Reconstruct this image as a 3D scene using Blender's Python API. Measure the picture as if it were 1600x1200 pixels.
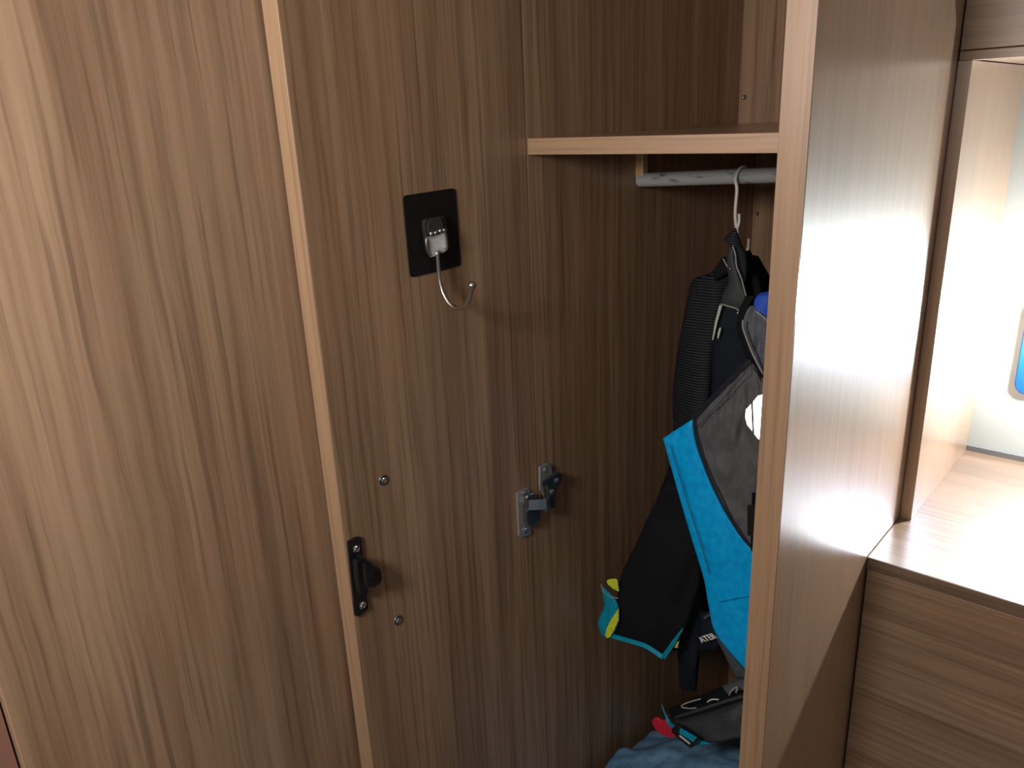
import bpy, bmesh, math, random
from mathutils import Vector, Matrix, noise
random.seed(7)
for o in list(bpy.data.objects): bpy.data.objects.remove(o, do_unlink=True)
sc = bpy.context.scene; COL = sc.collection
# ------------------------------------------------------------------ measured layout (metres, camera over the origin)
H = 1.45                                   # eye height
FPX, YAW, PITCH, ROLL = 1227.158, math.radians(42.141), math.radians(18.5822), math.radians(-2.5524)
A, B, PT = .578, .2947, .0261              # side panel X, right side panel X, its thickness
D0, D1, DT = .68, .3867, .0214             # wardrobe front, free edge of the open door, door thickness
D2, D2L, D3, D4 = 1.182, 1.252, 1.121, 1.441
ZS, TS, ZC, YC, Q, ZH, ZT = H-.0202, .0166, H-.5705, .9842, .0158, H+.0442, H+.055
OX = -B+PT
TOP = H+.46
# ------------------------------------------------------------------ camera
Fv = Vector((-math.sin(YAW)*math.cos(PITCH), math.cos(YAW)*math.cos(PITCH), -math.sin(PITCH)))
Rv = Vector((math.cos(YAW), math.sin(YAW), 0)); Uv = Rv.cross(Fv)
R2 = Rv*math.cos(ROLL)+Uv*math.sin(ROLL); U2 = Uv*math.cos(ROLL)-Rv*math.sin(ROLL)
cd = bpy.data.cameras.new('camera'); cam = bpy.data.objects.new('camera', cd); COL.objects.link(cam)
cd.sensor_width = 36; cd.lens = 36*FPX/1600; cd.clip_start = .01
M = Matrix((R2, U2, -Fv)).transposed().to_4x4(); M.translation = (0, 0, H); cam.matrix_world = M
sc.camera = cam
# ------------------------------------------------------------------ light
w = bpy.data.worlds.new('world'); sc.world = w; w.use_nodes = True
w.node_tree.nodes['Background'].inputs[0].default_value = (.9, .95, 1, 1)
w.node_tree.nodes['Background'].inputs[1].default_value = .015
def point(name, loc, power, r, colr):
    l = bpy.data.lights.new(name, 'POINT'); l.energy = power; l.shadow_soft_size = r; l.color = colr
    o = bpy.data.objects.new(name, l); COL.objects.link(o); o.location = loc; return o
MAIN = (-.33, -.25, H+.12)
point('cabin_light', MAIN, 18.0, .08, (1, .95, .895))
LAMP = 1700                                # glow of the reading lamp's bulb (built further down)
l = bpy.data.lights.new('rear_fill', 'AREA'); l.shape = 'RECTANGLE'; l.size = .5; l.size_y = .4; l.energy = 1.2; l.color = (.86, .93, 1)  # added fill behind the viewer, no window built; lifts the overhead locker front
o = bpy.data.objects.new('rear_fill', l); COL.objects.link(o); o.location = (.55, -1.43, H+.1); o.rotation_euler = (math.radians(90), 0, 0)
sc.view_settings.view_transform = 'Standard'; sc.view_settings.look = 'None'
sc.view_settings.gamma = 1; sc.view_settings.use_curve_mapping = False; sc.view_settings.exposure = 0
# ------------------------------------------------------------------ helpers
def ray(px, py): return Fv+R2*((px-800)/FPX)-U2*((py-600)/FPX)
def hit(px, py, ax, val):                  # where the sight line meets the plane axis=val
    d = ray(px, py); v = val-(H if ax == 2 else 0)
    return Vector((0, 0, H))+d*(v/d[ax])
def wloc(o):
    v = Vector((0, 0, 0))
    while o: v += o.location; o = o.parent
    return v
def obj(name, bm, mat, parent=None, bevel=0, smooth=False, sub=0, origin=None):
    bmesh.ops.recalc_face_normals(bm, faces=bm.faces)
    off = wloc(parent) if parent else (Vector(origin) if origin is not None else Vector((0, 0, 0)))
    bmesh.ops.translate(bm, vec=-off, verts=bm.verts)
    me = bpy.data.meshes.new(name); bm.to_mesh(me); bm.free()
    if smooth:
        for p in me.polygons: p.use_smooth = True
    o = bpy.data.objects.new(name, me); COL.objects.link(o); me.materials.append(mat)
    if parent: o.parent = parent
    else: o.location = off
    if bevel:
        m = o.modifiers.new('bevel', 'BEVEL'); m.width = bevel; m.segments = 2; m.limit_method = 'ANGLE'
    if sub:
        m = o.modifiers.new('sub', 'SUBSURF'); m.levels = sub; m.render_levels = sub
    return o
def thing(name, label, cat, loc, group=None):
    o = bpy.data.objects.new(name, None); COL.objects.link(o); o.location = loc; o.empty_display_size = .05
    o['label'] = label; o['category'] = cat
    if group: o['group'] = group
    return o
def struct(name, bm, mat, label, **k):
    o = obj(name, bm, mat, **k); o['kind'] = 'structure'; o['label'] = label; return o
def bx(x0, x1, y0, y1, z0, z1, bm=None):
    bm = bm or bmesh.new()
    g = bmesh.ops.create_cube(bm, size=1)['verts']
    for v in g: v.co = Vector(((x0+x1)/2+v.co.x*(x1-x0), (y0+y1)/2+v.co.y*(y1-y0), (z0+z1)/2+v.co.z*(z1-z0)))
    return bm
def smoothpts(pts, n):                     # Catmull-Rom through the points
    pts = [Vector(p) for p in pts]; P = [pts[0]*2-pts[1]]+pts+[pts[-1]*2-pts[-2]]; out = []
    for i in range(1, len(P)-2):
        for k in range(n):
            t = k/n; a, b, c, d = P[i-1:i+3]
            out.append(.5*((2*b)+(c-a)*t+(2*a-5*b+4*c-d)*t*t+(3*b-a-3*c+d)*t**3))
    return out+[pts[-1]]
def tube(pts, r, n=10, bm=None, caps=True):
    bm = bm or bmesh.new(); pts = [Vector(p) for p in pts]; rings = []; ref = None
    for i, p in enumerate(pts):
        t = (pts[min(i+1, len(pts)-1)]-pts[max(i-1, 0)]).normalized()
        if ref is None: ref = t.orthogonal().normalized()
        ref = (ref-t*ref.dot(t)).normalized(); s = t.cross(ref)
        rr = r[i] if isinstance(r, (list, tuple)) else r
        rings.append([bm.verts.new(p+(ref*math.cos(k*2*math.pi/n)+s*math.sin(k*2*math.pi/n))*rr) for k in range(n)])
    for a, b in zip(rings, rings[1:]):
        for k in range(n): bm.faces.new((a[k], a[(k+1) % n], b[(k+1) % n], b[k]))
    if caps: bm.faces.new(rings[0][::-1]); bm.faces.new(rings[-1])
    return bm
def ribbon(pts, nrm, wd, th, bm=None):     # flat strap along pts, wd wide, th thick, facing nrm
    bm = bm or bmesh.new(); pts = [Vector(p) for p in pts]; rings = []
    for i, p in enumerate(pts):
        t = (pts[min(i+1, len(pts)-1)]-pts[max(i-1, 0)]).normalized(); s = t.cross(Vector(nrm)).normalized(); n = s.cross(t)
        ww = wd[i] if isinstance(wd, (list, tuple)) else wd
        rings.append([bm.verts.new(p+s*ww/2*a+n*th/2*b) for a, b in ((-1, -1), (1, -1), (1, 1), (-1, 1))])
    for a, b in zip(rings, rings[1:]):
        for k in range(4): bm.faces.new((a[k], a[(k+1) % 4], b[(k+1) % 4], b[k]))
    bm.faces.new(rings[0][::-1]); bm.faces.new(rings[-1]); return bm
def prism(poly, vec, bm=None):             # planar outline given as 3D points, given real thickness along vec
    bm = bm or bmesh.new(); a = [bm.verts.new(Vector(p)) for p in poly]; b = [bm.verts.new(Vector(p)+Vector(vec)) for p in poly]
    n = len(a); bm.faces.new(a); bm.faces.new(b[::-1])
    for k in range(n): bm.faces.new((a[k], b[k], b[(k+1) % n], a[(k+1) % n]))
    return bm
def cyl(c, axis, r, h, n=24, bm=None, r2=None):
    c = Vector(c); ax = Vector(axis).normalized()
    return tube([c, c+ax*h], [r, r if r2 is None else r2], n, bm)
def ball(c, r, bm=None, s=(1, 1, 1)):
    bm = bm or bmesh.new(); g = bmesh.ops.create_uvsphere(bm, u_segments=16, v_segments=10, radius=r)['verts']
    for v in g: v.co = Vector((v.co.x*s[0], v.co.y*s[1], v.co.z*s[2]))+Vector(c)
    return bm
def resample(pts, n):
    pts = [Vector(p) for p in pts]; L = [0]
    for a, b in zip(pts, pts[1:]): L.append(L[-1]+(b-a).length)
    out = []
    for i in range(n):
        s = L[-1]*i/(n-1); k = 0
        while k < len(L)-2 and L[k+1] < s: k += 1
        out.append(pts[k].lerp(pts[k+1], (s-L[k])/max(L[k+1]-L[k], 1e-9)))
    return out
def drape(left, right, th=.02, amp=.004, freq=22, nu=22, nv=46, seed=0, crease=(1, 1, .35), rim=.12, sharp=False):
    """padded cloth body between two side curves; points are (px, py, Y): each lands on its own depth Y"""
    L = [hit(*p[:2], 1, p[2]) for p in left]; R = [hit(*p[:2], 1, p[2]) for p in right]
    L = resample(L if sharp else smoothpts(L, 6), nv); R = resample(R if sharp else smoothpts(R, 6), nv)
    bm = bmesh.new(); rings = []; off = Vector((seed*3.1, seed*1.7, 0))
    for i in range(nv):
        v = i/(nv-1); front, back = [], []
        for j in range(nu):
            u = j/(nu-1); p = L[i].lerp(R[i], u)
            prof = (rim+(1-rim)*math.sqrt(max(0, 1-(2*u-1)**2)))*min(1, rim+math.sqrt(4*v*(1-v))*1.2)
            q = Vector((p.x*freq*crease[0], p.y*freq, p.z*freq*crease[2]))+off
            wr = noise.noise(q)*amp+noise.noise(q*2.7)*amp*.45
            edge = min(1, 6*min(u, 1-u)+.15)
            n = (Vector((0, 0, H))-p).normalized(); n.z *= .4; n.normalize()
            front.append(bm.verts.new(p+n*(th*.5*prof+wr*edge)))
            back.append(bm.verts.new(p-n*(th*.5*prof)))
        rings.append(front+back[::-1])
    m = len(rings[0])
    for a, b in zip(rings, rings[1:]):
        for k in range(m): bm.faces.new((a[k], a[(k+1) % m], b[(k+1) % m], b[k]))
    bm.faces.new(rings[0][::-1]); bm.faces.new(rings[-1])
    return bm
def pxs(pts, Y): return [hit(x, y, 1, Y) for x, y in pts]
# ------------------------------------------------------------------ materials
def mat(name, colr, rough=.5, metal=0, spec=.5, **k):
    m = bpy.data.materials.new(name); m.use_nodes = True; b = m.node_tree.nodes['Principled BSDF']
    b.inputs['Base Color'].default_value = (*colr, 1); b.inputs['Roughness'].default_value = rough
    b.inputs['Metallic'].default_value = metal; b.inputs['Specular IOR Level'].default_value = spec
    for kk, vv in k.items(): b.inputs[kk.replace('_', ' ')].default_value = vv
    return m
def nd(m, t, **k):
    n = m.node_tree.nodes.new(t)
    for a, b in k.items(): setattr(n, a, b)
    return n
def wood(name, dark, light, axis='Z', scale=1., rough=.36, seed=0., contrast=1., spec=.5, coat=1., crough=.3, cior=1.8):
    m = mat(name, light, rough, spec=spec, Coat_Weight=coat, Coat_Roughness=crough, Coat_IOR=cior); nt = m.node_tree; lk = nt.links.new; b = nt.nodes['Principled BSDF']
    tc = nd(m, 'ShaderNodeTexCoord'); geo = tc.outputs['Object']
    def stretched(s, along, off, detail, dist, rg=.55):
        mp = nd(m, 'ShaderNodeMapping'); mp.inputs['Location'].default_value = (off+seed, off*2-seed, off*.7+seed*3)
        sv = [s, s, s]; sv['XYZ'.index(axis)] = along
        mp.inputs['Scale'].default_value = sv; lk(geo, mp.inputs['Vector'])
        n = nd(m, 'ShaderNodeTexNoise'); n.inputs['Scale'].default_value = scale; n.inputs['Detail'].default_value = detail
        n.inputs['Distortion'].default_value = dist; n.inputs['Roughness'].default_value = rg
        lk(mp.outputs[0], n.inputs['Vector']); return n.outputs['Fac']
    wn = nd(m, 'ShaderNodeTexNoise'); wn.inputs['Scale'].default_value = 9; wn.inputs['Detail'].default_value = 2; lk(tc.outputs['Object'], wn.inputs['Vector'])
    ws = nd(m, 'ShaderNodeVectorMath', operation='SCALE'); ws.inputs[3].default_value = .0035/scale; lk(wn.outputs['Color'], ws.inputs[0])
    wa = nd(m, 'ShaderNodeVectorMath', operation='ADD'); lk(tc.outputs['Object'], wa.inputs[0]); lk(ws.outputs[0], wa.inputs[1]); geo = wa.outputs[0]
    broad = stretched(24, 1.3, 3, 3, .5); mid = stretched(105, 2.4, 9, 4, .3); pore = stretched(230, 4.0, 29, 2, .1); fine = stretched(420, 9, 17, 3, .1)
    r1 = nd(m, 'ShaderNodeValToRGB'); e = r1.color_ramp.elements
    md = [a*.45+c*.55 for a, c in zip(dark, light)]
    e[0].position = .5-.2/contrast; e[0].color = (*[a*.6+c*.4 for a, c in zip(dark, light)], 1); e[1].position = .5+.2/contrast; e[1].color = (*light, 1)
    lk(broad, r1.inputs[0])
    r2 = nd(m, 'ShaderNodeValToRGB'); e = r2.color_ramp.elements
    e[0].position = .26; e[0].color = (1, 1, 1, 1); e[1].position = .56; e[1].color = (0, 0, 0, 1); lk(mid, r2.inputs[0])
    mx = nd(m, 'ShaderNodeMix', data_type='RGBA'); lk(r1.outputs[0], mx.inputs[6]); mx.inputs[7].default_value = (*dark, 1)
    mu = nd(m, 'ShaderNodeMath', operation='MULTIPLY'); lk(r2.outputs[0], mu.inputs[0]); mu.inputs[1].default_value = .75*min(1, contrast); lk(mu.outputs[0], mx.inputs[0])
    r3 = nd(m, 'ShaderNodeMapRange'); lk(fine, r3.inputs[0]); r3.inputs[1].default_value = .015; r3.inputs[2].default_value = .7
    r3.inputs[3].default_value = .82; r3.inputs[4].default_value = 1.12
    r4 = nd(m, 'ShaderNodeMapRange'); lk(pore, r4.inputs[0]); r4.inputs[1].default_value = .33; r4.inputs[2].default_value = .47
    r4.inputs[3].default_value = 1-.28*min(1, contrast); r4.inputs[4].default_value = 1.03
    m4 = nd(m, 'ShaderNodeMath', operation='MULTIPLY'); lk(r3.outputs[0], m4.inputs[0]); lk(r4.outputs[0], m4.inputs[1]); r3 = m4
    hs = nd(m, 'ShaderNodeHueSaturation'); lk(mx.outputs[2], hs.inputs['Color']); lk(r3.outputs[0], hs.inputs['Value'])
    lk(hs.outputs[0], b.inputs['Base Color'])
    bp = nd(m, 'ShaderNodeBump'); bp.inputs['Strength'].default_value = .12; bp.inputs['Distance'].default_value = .0006
    lk(fine, bp.inputs['Height']); lk(bp.outputs[0], b.inputs['Normal'])
    return m
def fabric(name, colr, rough=.8, kind='plain', scale=900, bump=.4, colr2=None, spec=.3):
    m = mat(name, colr, rough, spec=spec); nt = m.node_tree; lk = nt.links.new; b = nt.nodes['Principled BSDF']
    tc = nd(m, 'ShaderNodeTexCoord')
    if kind == 'rib':
        t = nd(m, 'ShaderNodeTexWave', wave_type='BANDS', bands_direction='Z'); t.inputs['Scale'].default_value = scale; t.inputs['Distortion'].default_value = .6
        o_ = t.outputs['Fac']
    elif kind == 'mesh':
        t = nd(m, 'ShaderNodeTexVoronoi'); t.inputs['Scale'].default_value = scale; t.inputs['Randomness'].default_value = .35; o_ = t.outputs['Distance']
    else:
        t = nd(m, 'ShaderNodeTexNoise'); t.inputs['Scale'].default_value = scale; t.inputs['Detail'].default_value = 4; o_ = t.outputs['Fac']
    lk(tc.outputs['Object'], t.inputs['Vector'])
    r = nd(m, 'ShaderNodeValToRGB'); e = r.color_ramp.elements; e[0].position = .3; e[1].position = .75
    c2 = colr2 or tuple(min(1, c*1.25) for c in colr); e[0].color = (*[c*.85 for c in colr], 1); e[1].color = (*c2, 1)
    lk(o_, r.inputs[0]); lk(r.outputs[0], b.inputs['Base Color'])
    bp = nd(m, 'ShaderNodeBump'); bp.inputs['Strength'].default_value = bump; bp.inputs['Distance'].default_value = .001
    lk(o_, bp.inputs['Height']); lk(bp.outputs[0], b.inputs['Normal'])
    return m
DK, LT = (.195, .108, .060), (.45, .285, .172)
W = wood('wood_laminate', DK, LT, coat=.06, spec=.3)
WL = wood('wood_laminate_left', DK, (.46, .298, .188), scale=.72, seed=4.3, coat=.25)
WD = wood('wood_laminate_door', DK, LT, coat=.12, spec=.35, seed=2.2)
WS = wood('wood_laminate_side', (.22, .135, .085), LT, seed=7.7, scale=1.3, rough=.33, crough=.3, contrast=.6, cior=1.75)
WX = wood('wood_laminate_horizontal', DK, LT, axis='X', seed=1.4, scale=1.2)
WL2 = wood('wood_laminate_locker', DK, LT, axis='X', seed=2.4, scale=.9, coat=.1, contrast=.6)
WE = wood('wood_edge_band', (.30, .18, .10), (.50, .32, .19), seed=5.5, contrast=.6, rough=.45)
WEX = wood('wood_edge_band_horizontal', (.30, .18, .10), (.50, .32, .19), axis='X', seed=8.5, contrast=.6, rough=.45)
WY = wood('wood_top', (.13, .08, .05), (.28, .185, .125), axis='X', seed=3.1, scale=1.5)
PINE = wood('pine', (.55, .33, .13), (.78, .55, .27), seed=6, contrast=.8)
WHITE = mat('white_wall', (.50, .55, .53), .35)
REDBR = mat('red_brown_vinyl', (.30, .15, .11), .5)
GREYT = mat('grey_seal', (.16, .16, .16), .5)
CEIL = mat('ceiling_white', (.3, .3, .29), .6); FLOOR = wood('floor_vinyl', (.2, .13, .09), (.34, .25, .18), axis='Y', scale=.5)
CHROME = mat('nickel', (.62, .62, .6), .22, 1); DCHROME = mat('dark_nickel', (.25, .25, .25), .32, .9); SATIN = mat('satin_nickel', (.62, .62, .60), .42, .75)
CLIPM = mat('scratched_metal', (.55, .55, .54), .25, 1)
bn = nd(CLIPM, 'ShaderNodeTexNoise'); bn.inputs['Scale'].default_value = 260; bb = nd(CLIPM, 'ShaderNodeBump'); bb.inputs['Strength'].default_value = .8; bb.inputs['Distance'].default_value = .002
CLIPM.node_tree.links.new(bn.outputs[0], bb.inputs['Height']); CLIPM.node_tree.links.new(bb.outputs[0], CLIPM.node_tree.nodes['Principled BSDF'].inputs['Normal'])
BLKP = mat('black_plastic', (.012, .013, .015), .3); BLKG = mat('black_plate', (.008, .008, .009), .42)
CLEAR = mat('clear_plastic', (.9, .92, .92), .08, Transmission_Weight=1.0, IOR=1.45)
# ------------------------------------------------------------------ setting
struct('floor', bx(-2.2, 1.5, -1.5, D4+.1, -.05, 0), FLOOR, 'wood-look vinyl floor of the cabin')
struct('ceiling', bx(-.7, 1.5, -1.5, D4+.1, TOP, TOP+.04), CEIL, 'white cabin ceiling')
struct('wall_right', bx(1.4, 1.45, -1.5, D4+.1, 0, TOP), CEIL, 'pale cabin wall on the right')
struct('wall_front', bx(-.7, 1.5, -1.5, -1.45, 0, TOP), CEIL, 'pale cabin wall behind the viewer')
e0 = hit(20, 1141, 0, -A-DT-.006).y
XL = -A-DT-.006
struct('wall_left', bx(XL-.02, XL, e0, D2L, 0, TOP), WL, 'large wood-grain laminate partition left of the open door', bevel=.0008)
struct('trim_1', bx(XL-.05, XL-.012, -1.45, e0-.0015, 0, TOP), REDBR, 'reddish brown edge at the lower left corner')
wb = bx(OX-.4, 1.4, D4, D4+.05, 0, TOP)
struct('wall_back', wb, WHITE, 'smooth white wall at the back of the alcove', origin=(0, D4, 0))
struct('baseboard_back', bx(OX+Q, 1.4, D4-.008, D4+.002, ZC, ZC+.009), GREYT, 'dark grey sealing strip where the white wall meets the worktop')
# ------------------------------------------------------------------ overhead locker above the alcove
t = thing('overhead_locker', 'wood-grain overhead locker front above the bright alcove, top right', 'cabinet', (OX, D3, ZH))
obj('front_panel', bx(OX+.001, 1.4, D3, D3+.018, ZT+.001, TOP), WL2, t, bevel=.0006)
obj('bottom_rail', bx(OX+.001, 1.4, D3+.0008, D3+.02, ZH, ZT), WL2, t, bevel=.0006)
obj('bottom_panel', bx(OX+Q, 1.4, D3+.02, D4, ZH+.001, ZH+.012), WX, t)
# ------------------------------------------------------------------ wardrobe
wr = thing('wardrobe', 'tall wood-grain wardrobe standing open with a shelf, a rail and clothes inside', 'wardrobe', (-(A+B)/2, D0, 0))
PLI = .06
lw = obj('side_panel', bx(-A-.018, -A, D0, D2L+.01, PLI, TOP), W, wr)
sp = obj('side_panel', bx(-B, -B+PT, D0+.0015, D3-.0015, 0, TOP), WS, wr, bevel=.0004)
obj('front_edge', bx(-B-.0004, -B+PT-.0003, D0, D0+.0016, 0, TOP), WE, wr, bevel=.0004)
struct('wall_alcove', bx(OX-PT, OX+Q, D3+.0015, D4, ZC+.0003, ZH-.0003), WS, 'wood-grain side wall of the bright alcove', bevel=.0005)
struct('trim_2', bx(OX+.0012, OX+Q, D3, D3+.0014, ZC+.0003, ZH-.0003), WE, 'narrow front edge of the alcove side wall')
ub = obj('back_panel', bx(-A, -B, D2, D2+.012, ZS-TS, TOP), W, wr)
lb = obj('back_panel', bx(-A, -B, D2L, D2L+.012, PLI, ZS-TS), W, wr)
sh = obj('shelf', bx(-A+.0006, -B, D0+.002, D2L, ZS-TS, ZS), WX, wr, bevel=.0004)
obj('edge_band', bx(-A+.0006, -B, D0+.0004, D0+.0022, ZS-TS-.0002, ZS+.0002), WEX, sh, bevel=.0004)
obj('bottom_panel', bx(-A, -B, D0+.002, D2L, PLI, PLI+.018), WX, wr)
obj('plinth', bx(-A-.018, -B, D0+.03, D0+.045, 0, PLI), WX, wr)
obj('top_panel', bx(-A, -B, D0+.002, D2, TOP-.018, TOP), WX, wr)
def cross_screw(c, nrm, r, parent, name='screw', m=CHROME):
    c = Vector(c); n = Vector(nrm).normalized(); a = n.orthogonal().normalized(); b_ = n.cross(a)
    bm = bmesh.new(); rings = []
    for rr, hh in ((1.0, 0), (1.0, .16), (.8, .34), (.66, .2), (.45, .12), (.3, .1)):
        rings.append([bm.verts.new(c+n*hh*r+(a*math.cos(k*math.pi/12)+b_*math.sin(k*math.pi/12))*rr*r) for k in range(24)])
    for p, q in zip(rings, rings[1:]):
        for k in range(24): bm.faces.new((p[k], p[(k+1) % 24], q[(k+1) % 24], q[k]))
    bm.faces.new(rings[-1])
    for v1, v2 in ((a, b_), (b_, a)):
        prism([c+n*.1*r+v1*s1*.5*r+v2*s2*.12*r for s1, s2 in ((-1, -1), (1, -1), (1, 1), (-1, 1))], n*r*.22, bm)
    return obj(name, bm, m, parent)
for px, py, Y, par in ((1163, 152, D2, ub), (1183, 334, D2L, lb)):
    cross_screw(hit(px, py, 1, Y-.0004), (0, -1, 0), .0032, par, m=DCHROME)
# ---- door with its hardware
dr = obj('door', bx(-A-DT, -A, D1+.0014, D0-.0018, .05, TOP-.01), WD, wr)
dr['label'] = 'wardrobe door swung open, seen from its inner face'
obj('edge_band', bx(-A-DT, -A-.0002, D1, D1+.0016, .05, TOP-.01), WE, dr, bevel=.0006)
for px, py in ((599, 750), (622, 969)):
    c = hit(px, py, 0, -A)
    bm = bmesh.new(); prof = ((.0056, 0), (.0056, .0006), (.0048, .0012), (.0040, .0006), (.0040, .0002))
    rings = [[bm.verts.new(c+Vector((h_, math.cos(k*math.pi/14)*r_, math.sin(k*math.pi/14)*r_))) for k in range(28)] for r_, h_ in prof]
    for p, q in zip(rings, rings[1:]):
        for k in range(28): bm.faces.new((p[k], p[(k+1) % 28], q[(k+1) % 28], q[k]))
    obj('screw_cup', bm, DCHROME, dr, smooth=True)
    cross_screw(c+Vector((.0002, 0, 0)), (1, 0, 0), .0034, dr)
# catch
def dp(pts, x): return [hit(px, py, 0, x) for px, py in pts]
ct = obj('catch', prism(dp([(541, 846), (554, 838), (562, 838), (564, 865), (567, 890), (573, 950), (558, 962), (553, 961), (547, 905)], -A), (.0028, 0, 0)), BLKP, dr, bevel=.0006)
bm = prism(dp([(549, 873), (561, 868), (566, 890), (568, 924), (555, 925), (551, 900)], -A+.0028), (.008, 0, 0))
prism(dp([(561, 876), (575, 879), (586, 884), (588, 898), (586, 907), (573, 914), (563, 912)], -A+.006), (.010, 0, 0), bm)
obj('catch_body', bm, BLKP, dr, bevel=.0016)
obj('catch_body', prism(dp([(556, 868), (560, 866), (574, 878), (572, 882)], -A+.008), (.010, 0, 0)), BLKP, dr, bevel=.0008)
obj('catch_body', prism(dp([(566, 886), (583, 890), (583, 903), (568, 905)], -A+.016), (.004, 0, 0)), BLKP, dr, bevel=.0012)
for px, py in ((556.5, 857), (566.5, 945)): cross_screw(hit(px, py, 0, -A+.003), (1, 0, 0), .0042, dr)
# hinge
obj('hinge_plate', prism(dp([(806, 770), (822, 762), (826, 766), (828, 834), (812, 839), (809, 836)], -A), (.0026, 0, 0)), SATIN, dr, bevel=.0006)
obj('hinge_cup', prism(dp([(818, 772), (830, 768), (838, 776), (839, 806), (831, 818), (820, 822), (816, 812), (815, 785)], -A+.002), (.007, 0, 0)), DCHROME, dr, bevel=.002)
for px, py in ((819, 771), (821, 828)): cross_screw(hit(px, py, 0, -A+.0028), (1, 0, 0), .0042, dr)
c0 = hit(823, 789, 0, -A+.012); c1 = hit(853, 788, 0, -A+.016)
obj('hinge_arm', ribbon([c0, c0.lerp(c1, .5)+Vector((.0008, 0, 0)), c1], (1, 0, 0), .0125, .005), SATIN, dr, bevel=.001)
bm = tube([c0+Vector((0, 0, .008)), c0-Vector((0, 0, .008))], .0028, 12)
obj('hinge_pin', bm, DCHROME, dr); obj('hinge_pin', tube([c1+Vector((0, 0, .009)), c1-Vector((0, 0, .009))], .0032, 12), DCHROME, dr)
hm = obj('hinge_mount', prism(dp([(841, 729), (853, 723), (859, 727), (861, 752), (862, 790), (855, 795), (846, 770), (841, 765)], -A+.0022), (.003, 0, 0)), SATIN, lw, bevel=.0006)
obj('hinge_mount_body', prism(dp([(845, 752), (866, 735), (871, 738), (871, 750), (861, 760), (860, 792), (850, 792), (849, 770)], -A+.005), (.0085, 0, 0)), DCHROME, lw, bevel=.0018)
obj('hinge_lever', ribbon([hit(846, 756, 0, -A+.014), hit(869, 741, 0, -A+.014)], (1, 0, 0), .006, .003), DCHROME, lw, bevel=.001)
for px, py, x in ((852.5, 734, -A+.0052), (869, 750, -A+.0135), (862, 768, -A+.0135)): cross_screw(hit(px, py, 0, x), (1, 0, 0), .0040, lw)
# ---- rail
RY = .9021; rc = hit(998, 281.5, 1, RY); rr = hit(1213, 273.5, 1, RY)
rc.x = max(rc.x, -A+.0002); sl = (rr.z-rc.z)/(rr.x-rc.x); r1 = Vector((-B, RY, rc.z+sl*(-B-rc.x)))
RM = mat('grey_painted_rail', (.42, .44, .46), .5)
nt = RM.node_tree; tx = nd(RM, 'ShaderNodeTexNoise'); tcx = nd(RM, 'ShaderNodeTexCoord'); mpx = nd(RM, 'ShaderNodeMapping'); mpx.inputs['Scale'].default_value = (45, 120, 160)
nt.links.new(tcx.outputs['Object'], mpx.inputs[0]); nt.links.new(mpx.outputs[0], tx.inputs['Vector']); tx.inputs['Scale'].default_value = 1; tx.inputs['Detail'].default_value = 6
rp = nd(RM, 'ShaderNodeValToRGB'); rp.color_ramp.elements[0].position = .30; rp.color_ramp.elements[0].color = (.13, .14, .15, 1)
rp.color_ramp.elements[1].position = .44; rp.color_ramp.elements[1].color = (.46, .48, .5, 1)
nt.links.new(tx.outputs['Fac'], rp.inputs[0]); nt.links.new(rp.outputs[0], nt.nodes['Principled BSDF'].inputs['Base Color'])
RR = .0089
obj('hanging_rail', tube([rc, rc+(r1-rc)*.01, rc+(r1-rc)*.5, r1], [RR*.88, RR, RR, RR], 28), RM, wr, smooth=False, bevel=.0004)['label'] = 'scratched grey clothes rail'
for p in bpy.data.objects['hanging_rail'].data.polygons: p.use_smooth = len(p.vertices) == 4
bt = hit(1003, 244, 1, RY); zb = rc.z+.004
arc = [Vector((-A, RY+math.cos(a)*.0065, ZS-TS-.0075+math.sin(a)*.0065)) for a in [math.pi*k/10 for k in range(11)]]
arc = [Vector((-A, RY+.0065, zb))]+arc+[Vector((-A, RY-.0065, zb))]
obj('rail_bracket', prism(arc, (.011, 0, 0)), PINE, wr, bevel=.0008)['label'] = 'pale pine bracket with a rounded top'
# ------------------------------------------------------------------ counter with alcove
cb = thing('counter_cabinet', 'low wood-grain cabinet with a worktop running into the bright alcove, lower right', 'cabinet', (OX+.3, YC, 0))
obj('worktop', bx(OX+.0004, 1.39, YC, D4-.001, ZC-.018, ZC), WY, cb, bevel=.0012)
obj('front_panel', bx(OX+.002, 1.39, YC+.0006, YC+.018, .0, ZC-.0185), wood('wood_laminate_counter', DK, LT, axis='X', seed=9.4, scale=1.25), cb, bevel=.0008)
obj('side_panel', bx(OX+.0022, OX+.018, YC+.018, D3+.3, 0, ZC-.0185), WS, cb)
# ------------------------------------------------------------------ reading lamp (just beyond the right edge, its blue foot in view)
LP = Vector((-.100, 1.394, H-.327))
lt = thing('wall_lamp', 'small lamp with a rounded blue plate on the white alcove wall, right edge', 'lamp', (LP.x, D4, LP.z))
BLUE = mat('blue_plastic', (.015, .10, .36), .4, spec=.2)
p0 = hit(1587, 588, 1, D4-.004); zb_ = hit(1600, 612, 1, D4).z
x0, x1, z0, z1 = p0.x, p0.x+.13, zb_-.004, zb_+.15
rp_ = []
for cx, cz, a0 in ((x1-.018, z1-.018, 0), (x0+.018, z1-.018, 90), (x0+.018, z0+.018, 180), (x1-.018, z0+.018, 270)):
    rp_ += [Vector((cx+.018*math.cos(math.radians(a0+k*15)), D4-.0005, cz+.018*math.sin(math.radians(a0+k*15)))) for k in range(7)]
obj('wall_plate', prism(rp_, (0, -.0045, 0)), BLUE, lt, bevel=.0015)
obj('stem', tube([LP+Vector((0, .046, .0)), LP+Vector((0, .012, 0))], .004, 12), CHROME, lt)
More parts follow.
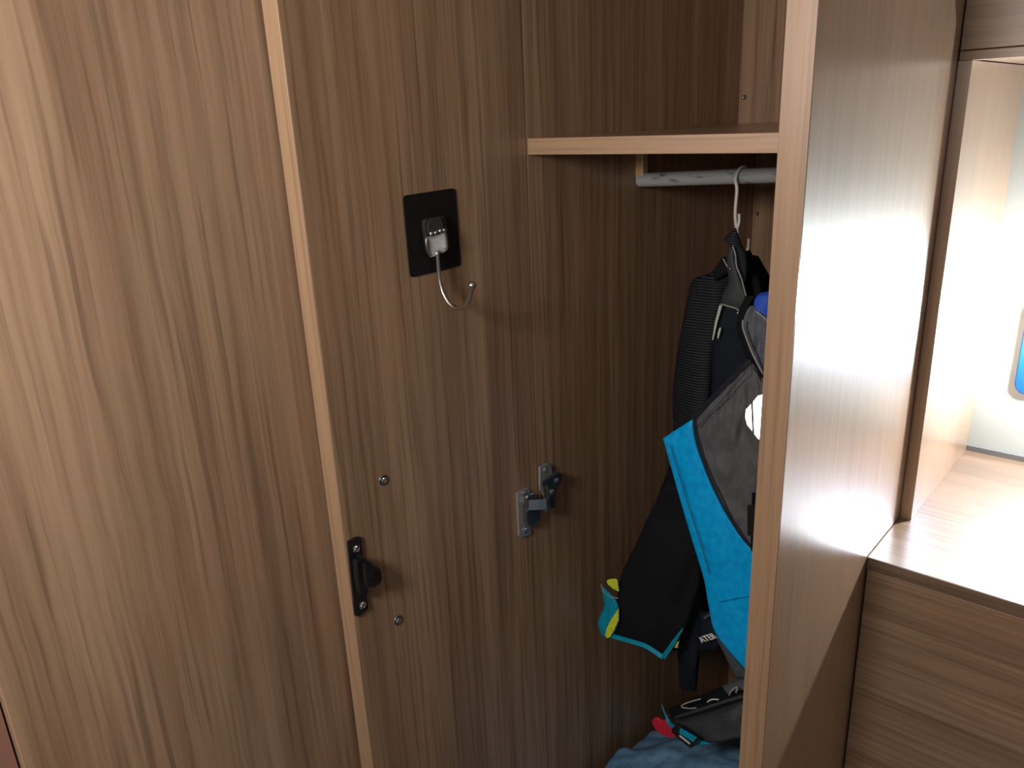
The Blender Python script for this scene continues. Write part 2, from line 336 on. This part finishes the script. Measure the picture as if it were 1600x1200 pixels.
BULB = mat('lamp_bulb', (1, 1, 1), .3); b = BULB.node_tree.nodes['Principled BSDF']
b.inputs['Emission Color'].default_value = (.93, .97, 1, 1); b.inputs['Emission Strength'].default_value = LAMP
bm = bmesh.new(); bmesh.ops.create_icosphere(bm, subdivisions=3, radius=.020)
for v in bm.verts: v.co.y *= .35
bmesh.ops.translate(bm, vec=LP, verts=bm.verts)
obj('bulb', bm, BULB, lt, smooth=True)
# ------------------------------------------------------------------ adhesive hook on the door
hk = thing('adhesive_hook', 'metal wire hook on a black rectangular stick-on plate, fixed to the open door', 'hook', hit(674, 364, 0, -A))
def rounded(c4, r, n=5):                   # rounded outline of a 3D quad
    out = []
    for i in range(4):
        p, a, b = c4[i], c4[i-1], c4[(i+1) % 4]; u, v = (a-p).normalized()*r, (b-p).normalized()*r
        for k in range(n+1):
            t = k/n; out.append((p+u)*(1-t)**2+p*2*t*(1-t)+(p+v)*t*t)
    return out
obj('adhesive_plate', prism(rounded(dp([(628, 306), (710.5, 293.5), (719.5, 415), (640, 434)], -A+.0001), .005), (.0012, 0, 0)), BLKG, hk, bevel=.0003)
obj('clip_base', prism(rounded(dp([(656, 342), (690, 336), (699, 392), (664, 400)], -A+.0013), .006), (.0055, 0, 0)), mat('smoke_plastic', (.03, .03, .032), .12), hk, bevel=.0018)
cq = dp([(665, 341), (690, 337), (697, 394), (669, 399)], -A+.0075)
cq = dp([(664, 371), (695, 362), (698, 390), (692, 394), (682, 399), (671, 402), (666, 392)], -A+.0075)
obj('metal_clip', prism(cq, (.0022, 0, 0)), CLIPM, hk, bevel=.0008)
obj('upper_tongue', prism(rounded(dp([(667, 343), (689, 338), (694, 366), (668, 370)], -A+.0068), .007), (.0014, 0, 0)), mat('dark_clear_plastic', (.05, .05, .055), .08), hk, bevel=.0005)
for px, py in ((674, 365), (680.5, 364), (688, 361), (694, 360)):
    obj('rivet', ball(hit(px, py, 0, -A+.0095), .0024, s=(.9, 1, 1)), CHROME, hk, smooth=True)
obj('side_wire', tube(smoothpts([hit(666, 372, 0, -A+.0095), hit(667, 386, 0, -A+.0098), hit(672, 399, 0, -A+.0095)], 5), .0014, 8), CHROME, hk, smooth=True)
obj('side_wire', tube(smoothpts([hit(694, 360, 0, -A+.0095), hit(697, 374, 0, -A+.0098), hit(698, 388, 0, -A+.0095)], 5), .0014, 8), CHROME, hk, smooth=True)
h0 = hit(683, 392, 0, -A+.010); YH = h0.y
wire = [h0]+[hit(px, py, 1, YH+dy) for px, py, dy in ((685, 420, 0), (687.5, 440, 0), (693, 459, 0), (702, 474, 0), (714, 481.5, 0), (726, 477.5, 0), (734, 465, 0), (737.5, 448, 0))]
obj('hook_wire', tube(smoothpts(wire, 6), .0022, 14), CHROME, hk, smooth=True)
obj('ball_tip', ball(hit(737.5, 446, 1, YH), .0040), CHROME, hk, smooth=True)
# ------------------------------------------------------------------ clothes
BLKF = fabric('black_cloth', (.004, .005, .007), .9, 'plain', 500)
NAVY = fabric('blue_black_cloth', (.005, .009, .016), .8, 'plain', 300)
MESH = fabric('black_spacer_mesh', (.006, .007, .010), .55, 'rib', 90, 1.0, (.024, .027, .033))
RIBB = fabric('ribbed_webbing', (.010, .012, .018), .6, 'rib', 130, 1.0, (.04, .045, .055))
CHAR = fabric('charcoal_cloth', (.035, .043, .045), .6, 'plain', 400)
GREY = fabric('grey_ripstop', (.105, .105, .115), .55, 'mesh', 900)
GREYB = fabric('blue_grey_ripstop', (.085, .095, .115), .5, 'plain', 600)
CYAN = fabric('bright_blue_cloth', (.0, .41, 1.0), .45, 'plain', 120, .2)
CYAN2 = fabric('cyan_trim', (.0, .30, .45), .6, 'plain', 300, .3)
YEL = fabric('neon_yellow', (.62, .72, .04), .6, 'plain', 300, .3)
ROYAL = fabric('royal_blue', (.02, .09, .55), .6, 'plain', 300, .3)
RED = mat('red_plastic', (.55, .02, .05), .35); LBLUE = fabric('light_blue_cloth', (.15, .32, .52), .8, 'plain', 150)
PIPE = fabric('pale_piping', (.32, .30, .28), .6, 'plain', 500); DPIPE = fabric('dark_edge_tape', (.015, .02, .035), .6)
WTAPE = fabric('off_white_tape', (.62, .64, .58), .6); STITCH = fabric('stitching', (.04, .05, .07), .7)
HANG = mat('white_plastic_coat', (.72, .71, .64), .4)
# hanger over the rail
hg = thing('clothes_hanger', 'white coated wire clothes hanger hooked over the grey rail', 'hanger', hit(1160, 270, 1, RY))
rt = hit(1158, 275, 1, RY); ztop = r1.z+(rt.x-r1.x)*sl+RR+.0021
hw = [Vector((rt.x+.002, RY+.0135, ztop-.014)), Vector((rt.x+.002, RY+.008, ztop-.003)), Vector((rt.x+.002, RY, ztop))]
hw += [Vector((rt.x+.001, RY-.009, ztop-.003)), Vector((rt.x, RY-.0145, ztop-.013))]
hw += [hit(px, py, 1, Y) for px, py, Y in ((1151.5, 296, .886), (1149, 330, .884), (1150, 350, .884), (1153, 365, .884), (1156, 378, .884))]
obj('hook_wire', tube(smoothpts(hw, 5), .0020, 10), HANG, hg, smooth=True)
obj('twisted_end', tube(smoothpts([hit(px, py, 1, Y) for px, py, Y in ((1155, 334, .882), (1155, 346, .881), (1153, 354, .880), (1152, 361, .882), (1155, 368, .881), (1156, 379, .884))], 5), .0017, 10), HANG, hg, smooth=True)
obj('frame_wire', tube([hit(1156, 378, 1, .884), hit(1153, 400, 1, .884), hit(1120, 440, 1, .86)], .0018, 8), HANG, hg)
obj('frame_wire', tube(smoothpts([hit(1170, 373, 1, .93), hit(1169.5, 385, 1, .93), hit(1168, 395, 1, .93), hit(1175, 415, 1, .93)], 4), .0017, 8), HANG, hg)
def loc(px, py, Y): return hit(px, py, 1, Y)
# black jacket behind everything
bj = thing('dark_jacket', 'plain black jacket hanging at the back, behind the swim vest and blue panel', 'jacket', loc(1090, 760, .9))
obj('body', drape([(1148, 395, .93), (1118, 520, .92), (1080, 640, .9), (1030, 770, .88), (1003, 850, .86), (990, 950, .855), (1000, 1010, .85)],
                  [(1185, 400, .95), (1215, 460, .97), (1235, 560, .97), (1235, 700, .93), (1190, 840, .90), (1130, 960, .87), (1090, 1020, .84)], .05, .012, seed=1), BLKF, bj, smooth=True)
obj('sleeve', drape([(1048, 790, .85), (1040, 870, .84), (1052, 950, .835), (1060, 1040, .83), (1062, 1075, .83)],
                    [(1085, 780, .84), (1098, 870, .83), (1100, 950, .83), (1092, 1040, .83), (1088, 1080, .84)], .035, .010, seed=2), NAVY, bj, smooth=True)
# swim vest
vs = thing('swim_vest', 'black mesh-backed vest with charcoal collar and white zip tape, on the wire hanger', 'vest', loc(1110, 520, .85))
obj('mesh_back', drape([(1128, 402, .865), (1112, 425, .86), (1082, 438, .85), (1072, 475, .85), (1060, 540, .85), (1051, 610, .85), (1052, 680, .85)],
                       [(1146, 398, .865), (1148, 420, .865), (1140, 470, .86), (1128, 500, .86), (1116, 560, .855), (1108, 640, .85), (1100, 690, .85)], .022, .003, seed=3), MESH, vs, smooth=True)
obj('front_panel', drape([(1126, 470, .842), (1114, 530, .84), (1112, 600, .84), (1106, 680, .84)],
                         [(1166, 484, .845), (1172, 540, .85), (1180, 600, .85), (1180, 690, .85)], .02, .004, seed=4), NAVY, vs, smooth=True)
obj('collar', drape([(1140, 384, .842), (1135, 405, .84), (1138, 440, .838), (1130, 458, .836), (1126, 476, .835)],
                    [(1146, 386, .842), (1150, 412, .84), (1158, 440, .838), (1167, 468, .836), (1156, 488, .835)], .008, .003, nu=14, nv=26, seed=5), CHAR, vs, smooth=True)
obj('collar', drape([(1117, 420, .845), (1114, 430, .845), (1118, 440, .845)], [(1137, 400, .845), (1138, 418, .845), (1142, 424, .845)], .008, .002, nu=10, nv=12, seed=6), BLKF, vs, smooth=True)
obj('ribbed_strap', drape([(1146, 358, .862), (1131, 374, .850), (1144, 386, .846), (1150, 410, .845), (1158, 430, .845), (1163, 442, .846)],
                          [(1150, 356, .862), (1160, 384, .852), (1166, 396, .848), (1168, 415, .846), (1167, 430, .846), (1166, 442, .846)], .010, .002, nu=16, nv=26, seed=7), RIBB, vs, smooth=True)
def pipe(name, pts, r, m, par, n=8): return obj(name, tube(smoothpts([loc(*p) for p in pts], 5), r, n), m, par, smooth=True)
pipe('piping', [(1145, 384, .836), (1149, 398, .834), (1151, 416, .832), (1158, 434, .832), (1163, 452, .831), (1168, 470, .831)], .0009, PIPE, vs)
pipe('piping', [(1126, 475, .829), (1140, 479, .828), (1150, 482, .828), (1156, 487, .829)], .0009, PIPE, vs)
pipe('piping', [(1130, 404, .838), (1134, 412, .838), (1139, 420, .838)], .0008, PIPE, vs)
obj('zip_tape', ribbon([loc(1126, 477, .827), loc(1119, 503, .827), loc(1113.5, 531, .827)], Fv, [.0030, .0028, .0012], .0012), WTAPE, vs)
obj('zip_tape', ribbon([loc(1125.5, 512, .826), loc(1123, 521, .826), loc(1121.5, 529, .826)], Fv, [.0018, .0026, .0008], .001), WTAPE, vs)
obj('snap', ball(loc(1141, 420, .833), .0011), CHROME, vs, smooth=True)
obj('snap', ball(loc(1153, 489, .829), .0012), WTAPE, vs, smooth=True)
# grey padded harness with piping and royal blue patch
gh = thing('padded_harness', 'grey padded harness with pale piping and royal blue patch, beside the wardrobe post', 'harness', loc(1185, 520, .83))
obj('shoulder_pad', drape([(1172, 478, .815), (1160, 492, .812), (1160, 508, .81), (1170, 540, .808), (1184, 572, .806), (1192, 592, .806)],
                          [(1196, 478, .815), (1215, 500, .82), (1218, 540, .82), (1216, 580, .815), (1214, 600, .81), (1212, 620, .81)], .016, .006, freq=45, seed=8), GREYB, gh, smooth=True)
obj('blue_patch', drape([(1187, 458, .80), (1179, 468, .795), (1179, 480, .79), (1190, 492, .79)],
                        [(1225, 450, .81), (1228, 470, .81), (1228, 490, .81), (1226, 505, .80)], .014, .002, nv=20, seed=9), ROYAL, gh, smooth=True)
obj('edge_strap', drape([(1165, 462, .822), (1153, 490, .815), (1152, 515, .812), (1163, 550, .808), (1178, 582, .805), (1190, 610, .803)],
                        [(1180, 462, .822), (1164, 492, .812), (1162, 512, .808), (1172, 542, .805), (1186, 575, .802), (1200, 604, .80)], .010, .002, nu=12, seed=10), BLKF, gh, smooth=True)
pipe('piping', [(1161, 500, .797), (1161, 512, .795), (1168, 533, .794), (1178, 557, .792), (1192, 584, .791)], .0011, PIPE, gh)
pipe('piping', [(1181, 487, .782), (1189, 492, .781), (1200, 503, .782)], .0009, PIPE, gh)
pipe('back_strap', [(1168, 395, .90), (1176, 425, .88), (1184, 450, .85), (1186, 470, .83)], .0045, BLKF, gh)
# grey and blue panelled bag
gb = thing('panelled_bag', 'large grey cloth bag with bright blue side band and silver reflector', 'bag', loc(1130, 800, .8))
GY = .790
obj('grey_panel', drape([(1167, 563, GY+.01), (1085, 652, GY), (1088, 690, GY), (1108, 745, GY), (1135, 800, GY), (1160, 840, GY), (1176, 862, GY)],
                        [(1172, 562, GY+.01), (1222, 640, GY+.01), (1224, 690, GY+.01), (1222, 745, GY+.01), (1219, 800, GY+.01), (1216, 840, GY+.01), (1214, 880, GY+.01)], .012, .009, freq=55, nu=40, nv=70, seed=11, rim=.3), GREY, gb, smooth=True)
obj('blue_band', drape([(1036, 685, GY-.004), (1050, 735, GY-.004), (1067, 795, GY-.004), (1085, 855, GY-.004), (1100, 905, GY-.004), (1108, 950, GY-.004), (1120, 992, GY-.004), (1170, 1052, GY-.004)],
                       [(1082, 655, GY-.004), (1087, 690, GY-.004), (1106, 745, GY-.004), (1133, 800, GY-.004), (1158, 838, GY-.004), (1183, 866, GY-.004), (1205, 900, GY), (1200, 1055, GY)], .010, .0042, freq=30, nu=30, nv=70, seed=12, rim=.4), CYAN, gb, smooth=True)
pipe('seam_tape', [(1083, 653, GY-.009), (1089, 690, GY-.011), (1108, 745, GY-.012), (1135, 800, GY-.012), (1160, 840, GY-.011), (1185, 867, GY-.01)], .0014, DPIPE, gb)
obj('hem_tape', ribbon([loc(1083, 653, GY-.008), loc(1125, 607, GY-.006), loc(1169, 562, GY-.002)], Fv, .0035, .002), DPIPE, gb)
pipe('stitch_line', [(1089, 668, GY-.012), (1125, 628, GY-.012), (1165, 582, GY-.010)], .0006, STITCH, gb, 6)
pipe('stitch_line', [(1047, 695, GY-.013), (1062, 745, GY-.014), (1079, 800, GY-.014), (1095, 850, GY-.014), (1108, 895, GY-.013)], .0005, STITCH, gb, 6)
pipe('cross_seam', [(1124, 940, GY-.0105), (1150, 934, GY-.011), (1195, 928, GY-.010)], .0007, CYAN, gb, 6)
pipe('lower_tape', [(1119, 992, GY-.004), (1140, 1017, GY-.004), (1172, 1056, GY-.004)], .0014, DPIPE, gb)
obj('gusset', drape([(1116, 992, GY+.006), (1128, 1015, GY+.008), (1150, 1060, GY+.008)], [(1121, 990, GY+.004), (1145, 1020, GY+.004), (1180, 1062, GY+.004)], .006, .001, nu=10, nv=14, seed=13), GREYB, gb, smooth=True)
REF = mat('silver_reflector', (.95, .97, 1), .32, 1)
cc = loc(1178, 650, GY-.022); nn = ((Vector((0, 0, H))-cc).normalized()+(Vector(MAIN)-cc).normalized()).normalized()
def facing(poly, c, n, th):                # outline in the plane through c with normal n
    out = []
    for px, py in poly:
        d = ray(px, py); t = (c-Vector((0, 0, H))).dot(n)/d.dot(n); out.append(Vector((0, 0, H))+d*t)
    return prism(out, -n*th)
obj('reflector', facing([(1165, 640), (1174, 630), (1176, 675), (1167, 664), (1164, 652)], cc, nn, .002), REF, gb, bevel=.0004)
obj('reflector', facing([(1176, 628), (1184, 618), (1192, 616), (1198, 690), (1184, 686), (1178, 678)], cc, nn, .002), REF, gb, bevel=.0004)
bk = obj('buckle', drape([(1168, 790, GY-.012), (1168, 812, GY-.012), (1168, 836, GY-.012)], [(1190, 786, GY-.012), (1190, 812, GY-.012), (1190, 838, GY-.012)], .006, 0, nu=10, nv=10, rim=.8, sharp=True), BLKP, gb)
obj('strap', ribbon([loc(1182, 770, GY-.008), loc(1180, 860, GY-.008)], Fv, .010, .002), BLKF, gb)
# black shorts with cyan hem and yellow lining
st = thing('black_shorts', 'black shorts with cyan hem and neon yellow lining, hanging low against the side panel', 'shorts', loc(1005, 940, .79))
SY = .785
obj('body', drape([(1042, 755, SY+.02), (1014, 805, SY+.02), (994, 850, SY+.01), (970, 900, SY), (962, 950, SY), (958, 985, SY), (968, 1000, SY)],
                  [(1072, 755, SY+.03), (1078, 805, SY+.03), (1088, 850, SY+.02), (1095, 900, SY+.015), (1082, 950, SY+.01), (1068, 985, SY+.004), (1040, 1022, SY)], .024, .010, seed=14), BLKF, st, smooth=True)
def patch(name, poly, Y, th, m, par, bev=.001): return obj(name, prism([loc(x, y, Y) for x, y in poly], (0, th, 0)), m, par, bevel=bev)
obj('hem', ribbon(smoothpts([loc(945, 990, SY-.008), loc(965, 996, SY-.010), loc(990, 1003, SY-.012), loc(1012, 1011, SY-.012), loc(1036, 1027, SY-.010)], 4), Fv, .0062, .003), CYAN2, st, bevel=.0006)
obj('hem', ribbon([loc(1036, 1028, SY-.010), loc(1053, 1003, SY-.006), loc(1067, 982, SY-.002)], Fv, [.0058, .0052, .001], .003), CYAN2, st, bevel=.0006)
obj('leg_lining', drape([(939, 914, SY-.002), (942, 930, SY-.004), (944, 948, SY-.004), (934, 973, SY-.004), (941, 994, SY-.006)],
                        [(941, 916, SY-.002), (960, 934, SY-.006), (967, 950, SY-.006), (966, 975, SY-.006), (956, 999, SY-.006)], .010, .004, freq=60, nu=14, nv=26, seed=15), CYAN2, st, smooth=True)
patch('yellow_lining', [(947, 908), (951, 905.5), (961, 905), (964, 908), (966.5, 925), (957, 920), (949, 913)], SY-.012, .003, YEL, st)
patch('yellow_lining', [(966, 951), (966, 970), (960, 984), (953, 996), (948, 998), (945, 993), (947, 983), (953, 970)], SY-.016, .003, YEL, st)
patch('yellow_lining', [(1055, 1004), (1061, 1002), (1058, 1013), (1053, 1012)], SY-.002, .002, YEL, st, .0004)
pipe('cord', [(939, 912, SY-.004), (943, 925, SY-.006), (955, 932, SY-.012), (966, 935, SY-.012)], .0007, PIPE, st)
# strap with pale lettering
ls = thing('lettered_strap', 'short black strap with slanted pale letters below the blue band', 'strap', loc(1105, 1000, .80))
obj('webbing', drape([(1094, 955, .812), (1093, 985, .806), (1092, 1008, .802), (1093, 1020, .804)], [(1112, 955, .812), (1118, 985, .806), (1124, 1002, .802), (1122, 1016, .804)], .008, .002, nu=12, nv=18, seed=16), NAVY, ls, smooth=True)
obj('grey_tab', ribbon([loc(1100, 966, .797), loc(1112, 958, .797)], Fv, .003, .0015), GREYB, ls)
fc = bpy.data.curves.new('lettering', 'FONT'); fc.body = 'ATER'; fc.size = .0125; fc.extrude = .0004; fc.shear = -.6; fc.offset = .0004
fo = bpy.data.objects.new('tmp', fc); COL.objects.link(fo); bpy.context.view_layer.update()
me = bpy.data.meshes.new_from_object(fo.evaluated_get(bpy.context.evaluated_depsgraph_get())); bpy.data.objects.remove(fo)
a0, a1 = loc(1097, 1004, .790), loc(1122, 996, .790); ux = (a1-a0).normalized(); uz = (U2-ux*U2.dot(ux)).normalized(); uy = ux.cross(uz)
wd = max(v.co.x for v in me.vertices); k = (a1-a0).length/wd
for v in me.vertices: v.co = a0+ux*v.co.x*k+uz*v.co.y*k*.9+uy*v.co.z-wloc(ls)
lo = bpy.data.objects.new('lettering', me); COL.objects.link(lo); lo.parent = ls; me.materials.append(WTAPE)
lo['label'] = 'pale block letters'
# pile at the bottom
FL = PLI+.018
bl = thing('light_blue_bundle', 'crumpled light blue cloth bundle filling the bottom of the wardrobe', 'cloth', (-.44, .8, FL))
bm = bmesh.new(); bmesh.ops.create_grid(bm, x_segments=54, y_segments=70, size=1)
for v in bm.verts:                         # a rumpled heap whose top swells towards the middle
    u, vv = v.co.x, v.co.y; X = -.436+u*.138; Y = .83+vv*.135
    r = max(abs(u), abs(vv)); top = H-.885+.062*u-.02*u*u-.3*max(0, Y-.83)+noise.noise(Vector((X*14, Y*14, 2)))*.018+noise.noise(Vector((X*40, Y*40, 5)))*.006
    f = min(1, (1-r)/.10) if r < 1 else 0
    v.co = Vector((X*(1)+(0), Y, FL+(top-FL)*(math.sqrt(max(0, 1-(1-f)**2)) if f < 1 else 1)))
bmesh.ops.solidify(bm, geom=bm.faces[:], thickness=.0015)
obj('cloth', bm, LBLUE, bl, smooth=True)
gp = thing('grey_pouch', 'dark grey pouch with cyan trim and red pull tab on the light blue cloth', 'pouch', loc(1110, 1120, .79))
PY = .775
obj('body', drape([(1052, 1122, PY), (1060, 1133, PY-.01), (1075, 1148, PY-.012), (1092, 1160, PY-.01)],
                  [(1185, 1072, PY+.03), (1188, 1100, PY+.02), (1188, 1130, PY+.01), (1186, 1148, PY)], .040, .007, freq=26, nu=34, nv=30, seed=17), CHAR, gp, smooth=True)
obj('opening_rim', drape([(1044, 1108, PY+.02), (1052, 1124, PY+.0)], [(1180, 1052, PY+.05), (1186, 1076, PY+.03)], .02, .006, freq=50, nu=30, nv=10, seed=18), BLKF, gp, smooth=True)
obj('rim_seam', tube(smoothpts([loc(1055, 1121, PY-.016), loc(1090, 1110, PY-.020), loc(1130, 1097, PY-.012), loc(1175, 1084, PY+.0)], 5), .0022, 8), CHAR, gp, smooth=True)
pipe('lace', [(1095, 1092, PY+.0), (1080, 1096, PY-.002), (1067, 1101, PY-.004), (1066, 1105, PY-.004), (1078, 1107, PY-.004), (1088, 1106, PY-.004)], .0010, PIPE, gp)
pipe('lace', [(1105, 1097, PY-.002), (1112, 1093, PY-.002), (1123, 1093, PY-.002)], .0010, WTAPE, gp)
pipe('lace', [(1139, 1086, PY+.004), (1144, 1078, PY+.004), (1152, 1074, PY+.004), (1150, 1083, PY+.004)], .0012, PIPE, gp)
obj('flap', drape([(1128, 1072, PY+.02), (1136, 1084, PY+.01)], [(1178, 1052, PY+.03), (1182, 1072, PY+.02)], .008, .003, nu=16, nv=10, seed=19), GREYB, gp, smooth=True)
obj('trim', ribbon(smoothpts([loc(1034, 1101, PY-.006), loc(1039, 1115, PY-.010), loc(1046, 1130, PY-.016), loc(1054, 1138, PY-.024), loc(1070, 1148, PY-.036), loc(1084, 1156, PY-.036), loc(1100, 1160, PY-.028), loc(1112, 1160, PY-.02)], 4), Fv, [.001]+[.003]*3+[.006]*5+[.008]*15+[.005]*4+[.001], .003) if False else
    ribbon([loc(1034, 1101, PY-.006), loc(1039, 1115, PY-.010), loc(1046, 1130, PY-.018), loc(1055, 1138, PY-.032), loc(1074, 1150, PY-.036), loc(1090, 1160, PY-.030), loc(1108, 1161, PY-.022)], Fv, [.001, .002, .005, .007, .010, .007, .001], .003), CYAN2, gp, bevel=.0005)
bc = [loc(x, y, PY-.040) for x, y in ((1057, 1133), (1091, 1156), (1087, 1166), (1079, 1170), (1072, 1165), (1049, 1145), (1049, 1139))]
obj('buckle', prism(bc, (0, .006, 0)), BLKP, gp, bevel=.0012)
obj('buckle_insert', prism([loc(x, y, PY-.0425) for x, y in ((1062, 1139), (1088, 1154), (1083, 1160), (1061, 1146))], (0, .003, 0)), CYAN2, gp, bevel=.0006)
obj('shiny_bar', ribbon([loc(1061, 1149, PY-.0445), loc(1079, 1163, PY-.0445)], Fv, .0028, .002), CHROME, gp, bevel=.0007)
rpoly = [(1042, 1117), (1039, 1125), (1034, 1127), (1029, 1125), (1027, 1122), (1022, 1122), (1018, 1126), (1019, 1133), (1025, 1142), (1034, 1149), (1045, 1153), (1056, 1153.5), (1051, 1144), (1046, 1132)]
obj('pull_tab', prism([loc(x, y, PY-.012) for x, y in rpoly], (0, .005, 0)), RED, gp, bevel=.0015)['label'] = 'red plastic pull tab'
